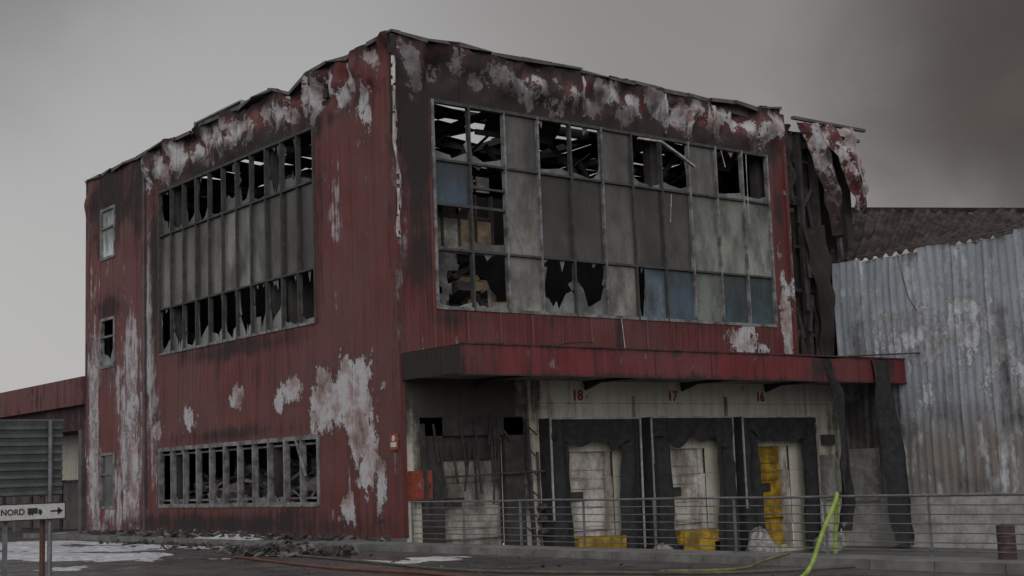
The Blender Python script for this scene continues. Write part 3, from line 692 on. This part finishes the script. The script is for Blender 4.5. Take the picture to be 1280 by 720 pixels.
def heap(x,y,z,r,h,seed):
    def f(u,v):
        a=u*6.2832; c_=math.cos(a); s_=math.sin(a)
        q=1-v; rad=r*math.sqrt(max(0,1-(1-q)**2)) if q<1 else r
        n_=mn.noise(Vector((c_*1.6*q,s_*1.6*q,seed+v*2)))
        rad*=1+.35*n_
        return (x+c_*rad,y+s_*rad,z+h*(1-q)**.8*(1+.4*mn.noise(Vector((c_*2,s_*2,seed))))+.05*n_)
    mb.grid(28,14,f,0)
heap(7.35,-.9,-1.1,.35,.5,1);heap(10.95,-.95,-1.1,.40,.70,2);heap(4.0,-.8,-1.1,.35,.45,3);heap(13.9,-.9,-1.1,.4,.6,5)
mb.obj("foam_heap",[simple("dirty_foam",(.34,.34,.34),(.16,.15,.15),.8,6,bump=.8)])

# ------------------------------------------------------------------ road sign left
sg=empty("road_direction_sign")
mb=MB(); y=-6.0
mb.box(-12.9,-10.25,y-.05,y+.05,1.29,2.41,0)
for k in range(9): mb.box(-12.9,-10.25,y-.075,y-.05,1.31+k*.122,1.36+k*.122,1)
mb.box(-12.92,-10.23,y-.06,y+.06,2.41,2.44,1)
mb.tube((-10.46,y-.12,-.12),(-10.46,y-.12,2.42),.035,2,12); mb.tube((-12.3,y-.12,-.12),(-12.3,y-.12,2.42),.035,2,12); mb.tube((-10.52,y+.02,-.12),(-10.52,y+.02,1.3),.04,3,10)
mb.box(-11.14,-11.08,y-.1,y-.04,-.12,.95,2)
mb.box(-12.7,-10.24,y-.19,y-.17,.93,1.19,4); mb.box(-12.68,-10.26,y-.193,y-.19,.95,1.17,5)
ya=y-.197
mb.box(-10.48,-10.33,ya,ya+.003,1.048,1.072,4); mb.add([(-10.37,ya,1.12),(-10.37,ya,1.0),(-10.285,ya,1.06)],[(0,1,2)],4)
mb.box(-10.82,-10.67,ya,ya+.003,1.03,1.115,4); mb.add([(-10.66,ya,1.03),(-10.60,ya,1.03),(-10.60,ya,1.06),(-10.625,ya,1.095),(-10.66,ya,1.095)],[(0,1,2,3,4)],4)
for xx in (-10.79,-10.75,-10.63): mb.tube((xx,ya,1.022),(xx,ya+.003,1.022),.016,4,10)
mb.obj("sign_board",[simple("dark_board",(.045,.055,.055),(.03,.035,.035),.6),simple("board_rib",(.08,.09,.09),(.05,.06,.06),.5),galv_m,simple("rusty_post",(.10,.05,.035),(.06,.03,.02),.8),simple("sign_black",(.02,.02,.02),(.02,.02,.02),.5),simple("sign_face",(.42,.42,.42),(.34,.34,.34),.5)],sg)
text("NORD",(-11.04,ya,1.06),(math.pi/2,0,0),.12,bpy.data.materials["sign_black"],"sign_text",sg,.001)

# ------------------------------------------------------------------ camera
c=[-18.115,-27.1375,1.3516,0.9001,0.1329,-0.036,1745.3019]
yaw,pitch,roll=c[3:6]
fw=Vector((math.cos(pitch)*math.cos(yaw),math.cos(pitch)*math.sin(yaw),math.sin(pitch)))
r=Vector((math.sin(yaw),-math.cos(yaw),0)); u=r.cross(fw)
r2=r*math.cos(roll)+u*math.sin(roll); u2=-r*math.sin(roll)+u*math.cos(roll)
cam=bpy.data.cameras.new("camera"); co=bpy.data.objects.new("camera",cam); COL.objects.link(co)
cam.lens=c[6]/1280*36; cam.sensor_width=36; cam.clip_end=6000
M=Matrix(((r2.x,u2.x,-fw.x,c[0]),(r2.y,u2.y,-fw.y,c[1]),(r2.z,u2.z,-fw.z,c[2]),(0,0,0,1)))
co.matrix_world=M
S.camera=co
# ------------------------------------------------------------------ light
sun=bpy.data.lights.new("sun",'SUN'); sun.energy=.85; sun.angle=math.radians(40); sun.color=(1,.97,.94)
so=bpy.data.objects.new("sun",sun); COL.objects.link(so)
az=math.radians(230);el=math.radians(22)
sd=Vector((math.cos(el)*math.cos(az),math.cos(el)*math.sin(az),math.sin(el)))
so.rotation_euler=sd.to_track_quat('Z','Y').to_euler(); so.location=(0,0,40)
W=bpy.data.worlds.new("World"); S.world=W; W.use_nodes=True; nt=W.node_tree; nt.nodes.clear()
class WN(NT):
    def __init__(s,tree): s.t=tree; s.tc=s.n('ShaderNodeTexCoord').outputs['Generated']
w=WN(nt)
sky=w.n('ShaderNodeTexSky'); sky.sky_type='NISHITA'; sky.sun_disc=False; sky.sun_elevation=el; sky.sun_rotation=math.pi/2-az; sky.dust_density=4
p=w.xyz(); z=p[2]
cr=w.n('ShaderNodeValToRGB'); w.l(w.math('MAXIMUM',z,0.0),cr.inputs[0])
e=cr.color_ramp.elements
def stop(pos,c): 
    q=e.new(pos); q.color=(*c,1)
e[0].position=0; e[0].color=(.54,.53,.52,1); e[1].position=1; e[1].color=(.62,.62,.64,1)
stop(.10,(.51,.502,.492)); stop(.20,(.46,.455,.448)); stop(.30,(.40,.394,.39)); stop(.40,(.33,.326,.323)); stop(.6,(.5,.5,.51))
def dirm(azd,eld,lo,hi,nz,k=.05):
    a=math.radians(azd);b_=math.radians(eld)
    v=(math.cos(a)*math.cos(b_),math.sin(a)*math.cos(b_),math.sin(b_))
    d=w.n('ShaderNodeVectorMath'); d.operation='DOT_PRODUCT'; w.l(w.tc,d.inputs[0]); d.inputs[1].default_value=v
    x=w.math('ADD',d.outputs['Value'],w.math('MULTIPLY',w.math('SUBTRACT',nz,.5),k))
    return w.ramp(x,lo,hi)
nz=w.noise(3.2,5,.55,(1,1,1.6),.4)
nz2=w.noise(6,5,.5,(1,1,1.4),.5,off=(2,2,2))
cloud=w.mix(w.ramp(nz,.3,.7,0,.22),cr.outputs[0],(.40,.39,.39))
ca=lambda a:math.cos(math.radians(a))
bright=dirm(228,25,ca(75),ca(10),nz,.03)
cloud=w.mix(w.math('MULTIPLY',bright,.9),cloud,(.95,.94,.92))
haze=dirm(33,18,ca(25),ca(7),nz,.03)
cloud=w.mix(w.math('MULTIPLY',haze,.60),cloud,(.175,.148,.130))
smoke=dirm(28,15,ca(12.6),ca(2.5),nz2,.026)
cloud=w.mix(w.math('MULTIPLY',smoke,.92),cloud,w.mix(w.ramp(nz2,.3,.7),(.036,.026,.021),(.085,.062,.048)))
dark=dirm(80,26,ca(17),ca(3),nz,.03)
cloud=w.mix(w.math('MULTIPLY',dark,.6),cloud,(.08,.08,.08))
bg1=w.n('ShaderNodeBackground'); w.l(sky.outputs[0],bg1.inputs[0]); bg1.inputs[1].default_value=.06
bg2=w.n('ShaderNodeBackground'); w.l(cloud,bg2.inputs[0]); bg2.inputs[1].default_value=1.0
ms=w.n('ShaderNodeMixShader'); ms.inputs[0].default_value=.93; w.l(bg1.outputs[0],ms.inputs[1]); w.l(bg2.outputs[0],ms.inputs[2])
ow=w.n('ShaderNodeOutputWorld'); w.l(ms.outputs[0],ow.inputs[0])
S.view_settings.view_transform='Standard'; S.view_settings.look='None'; S.view_settings.exposure=0
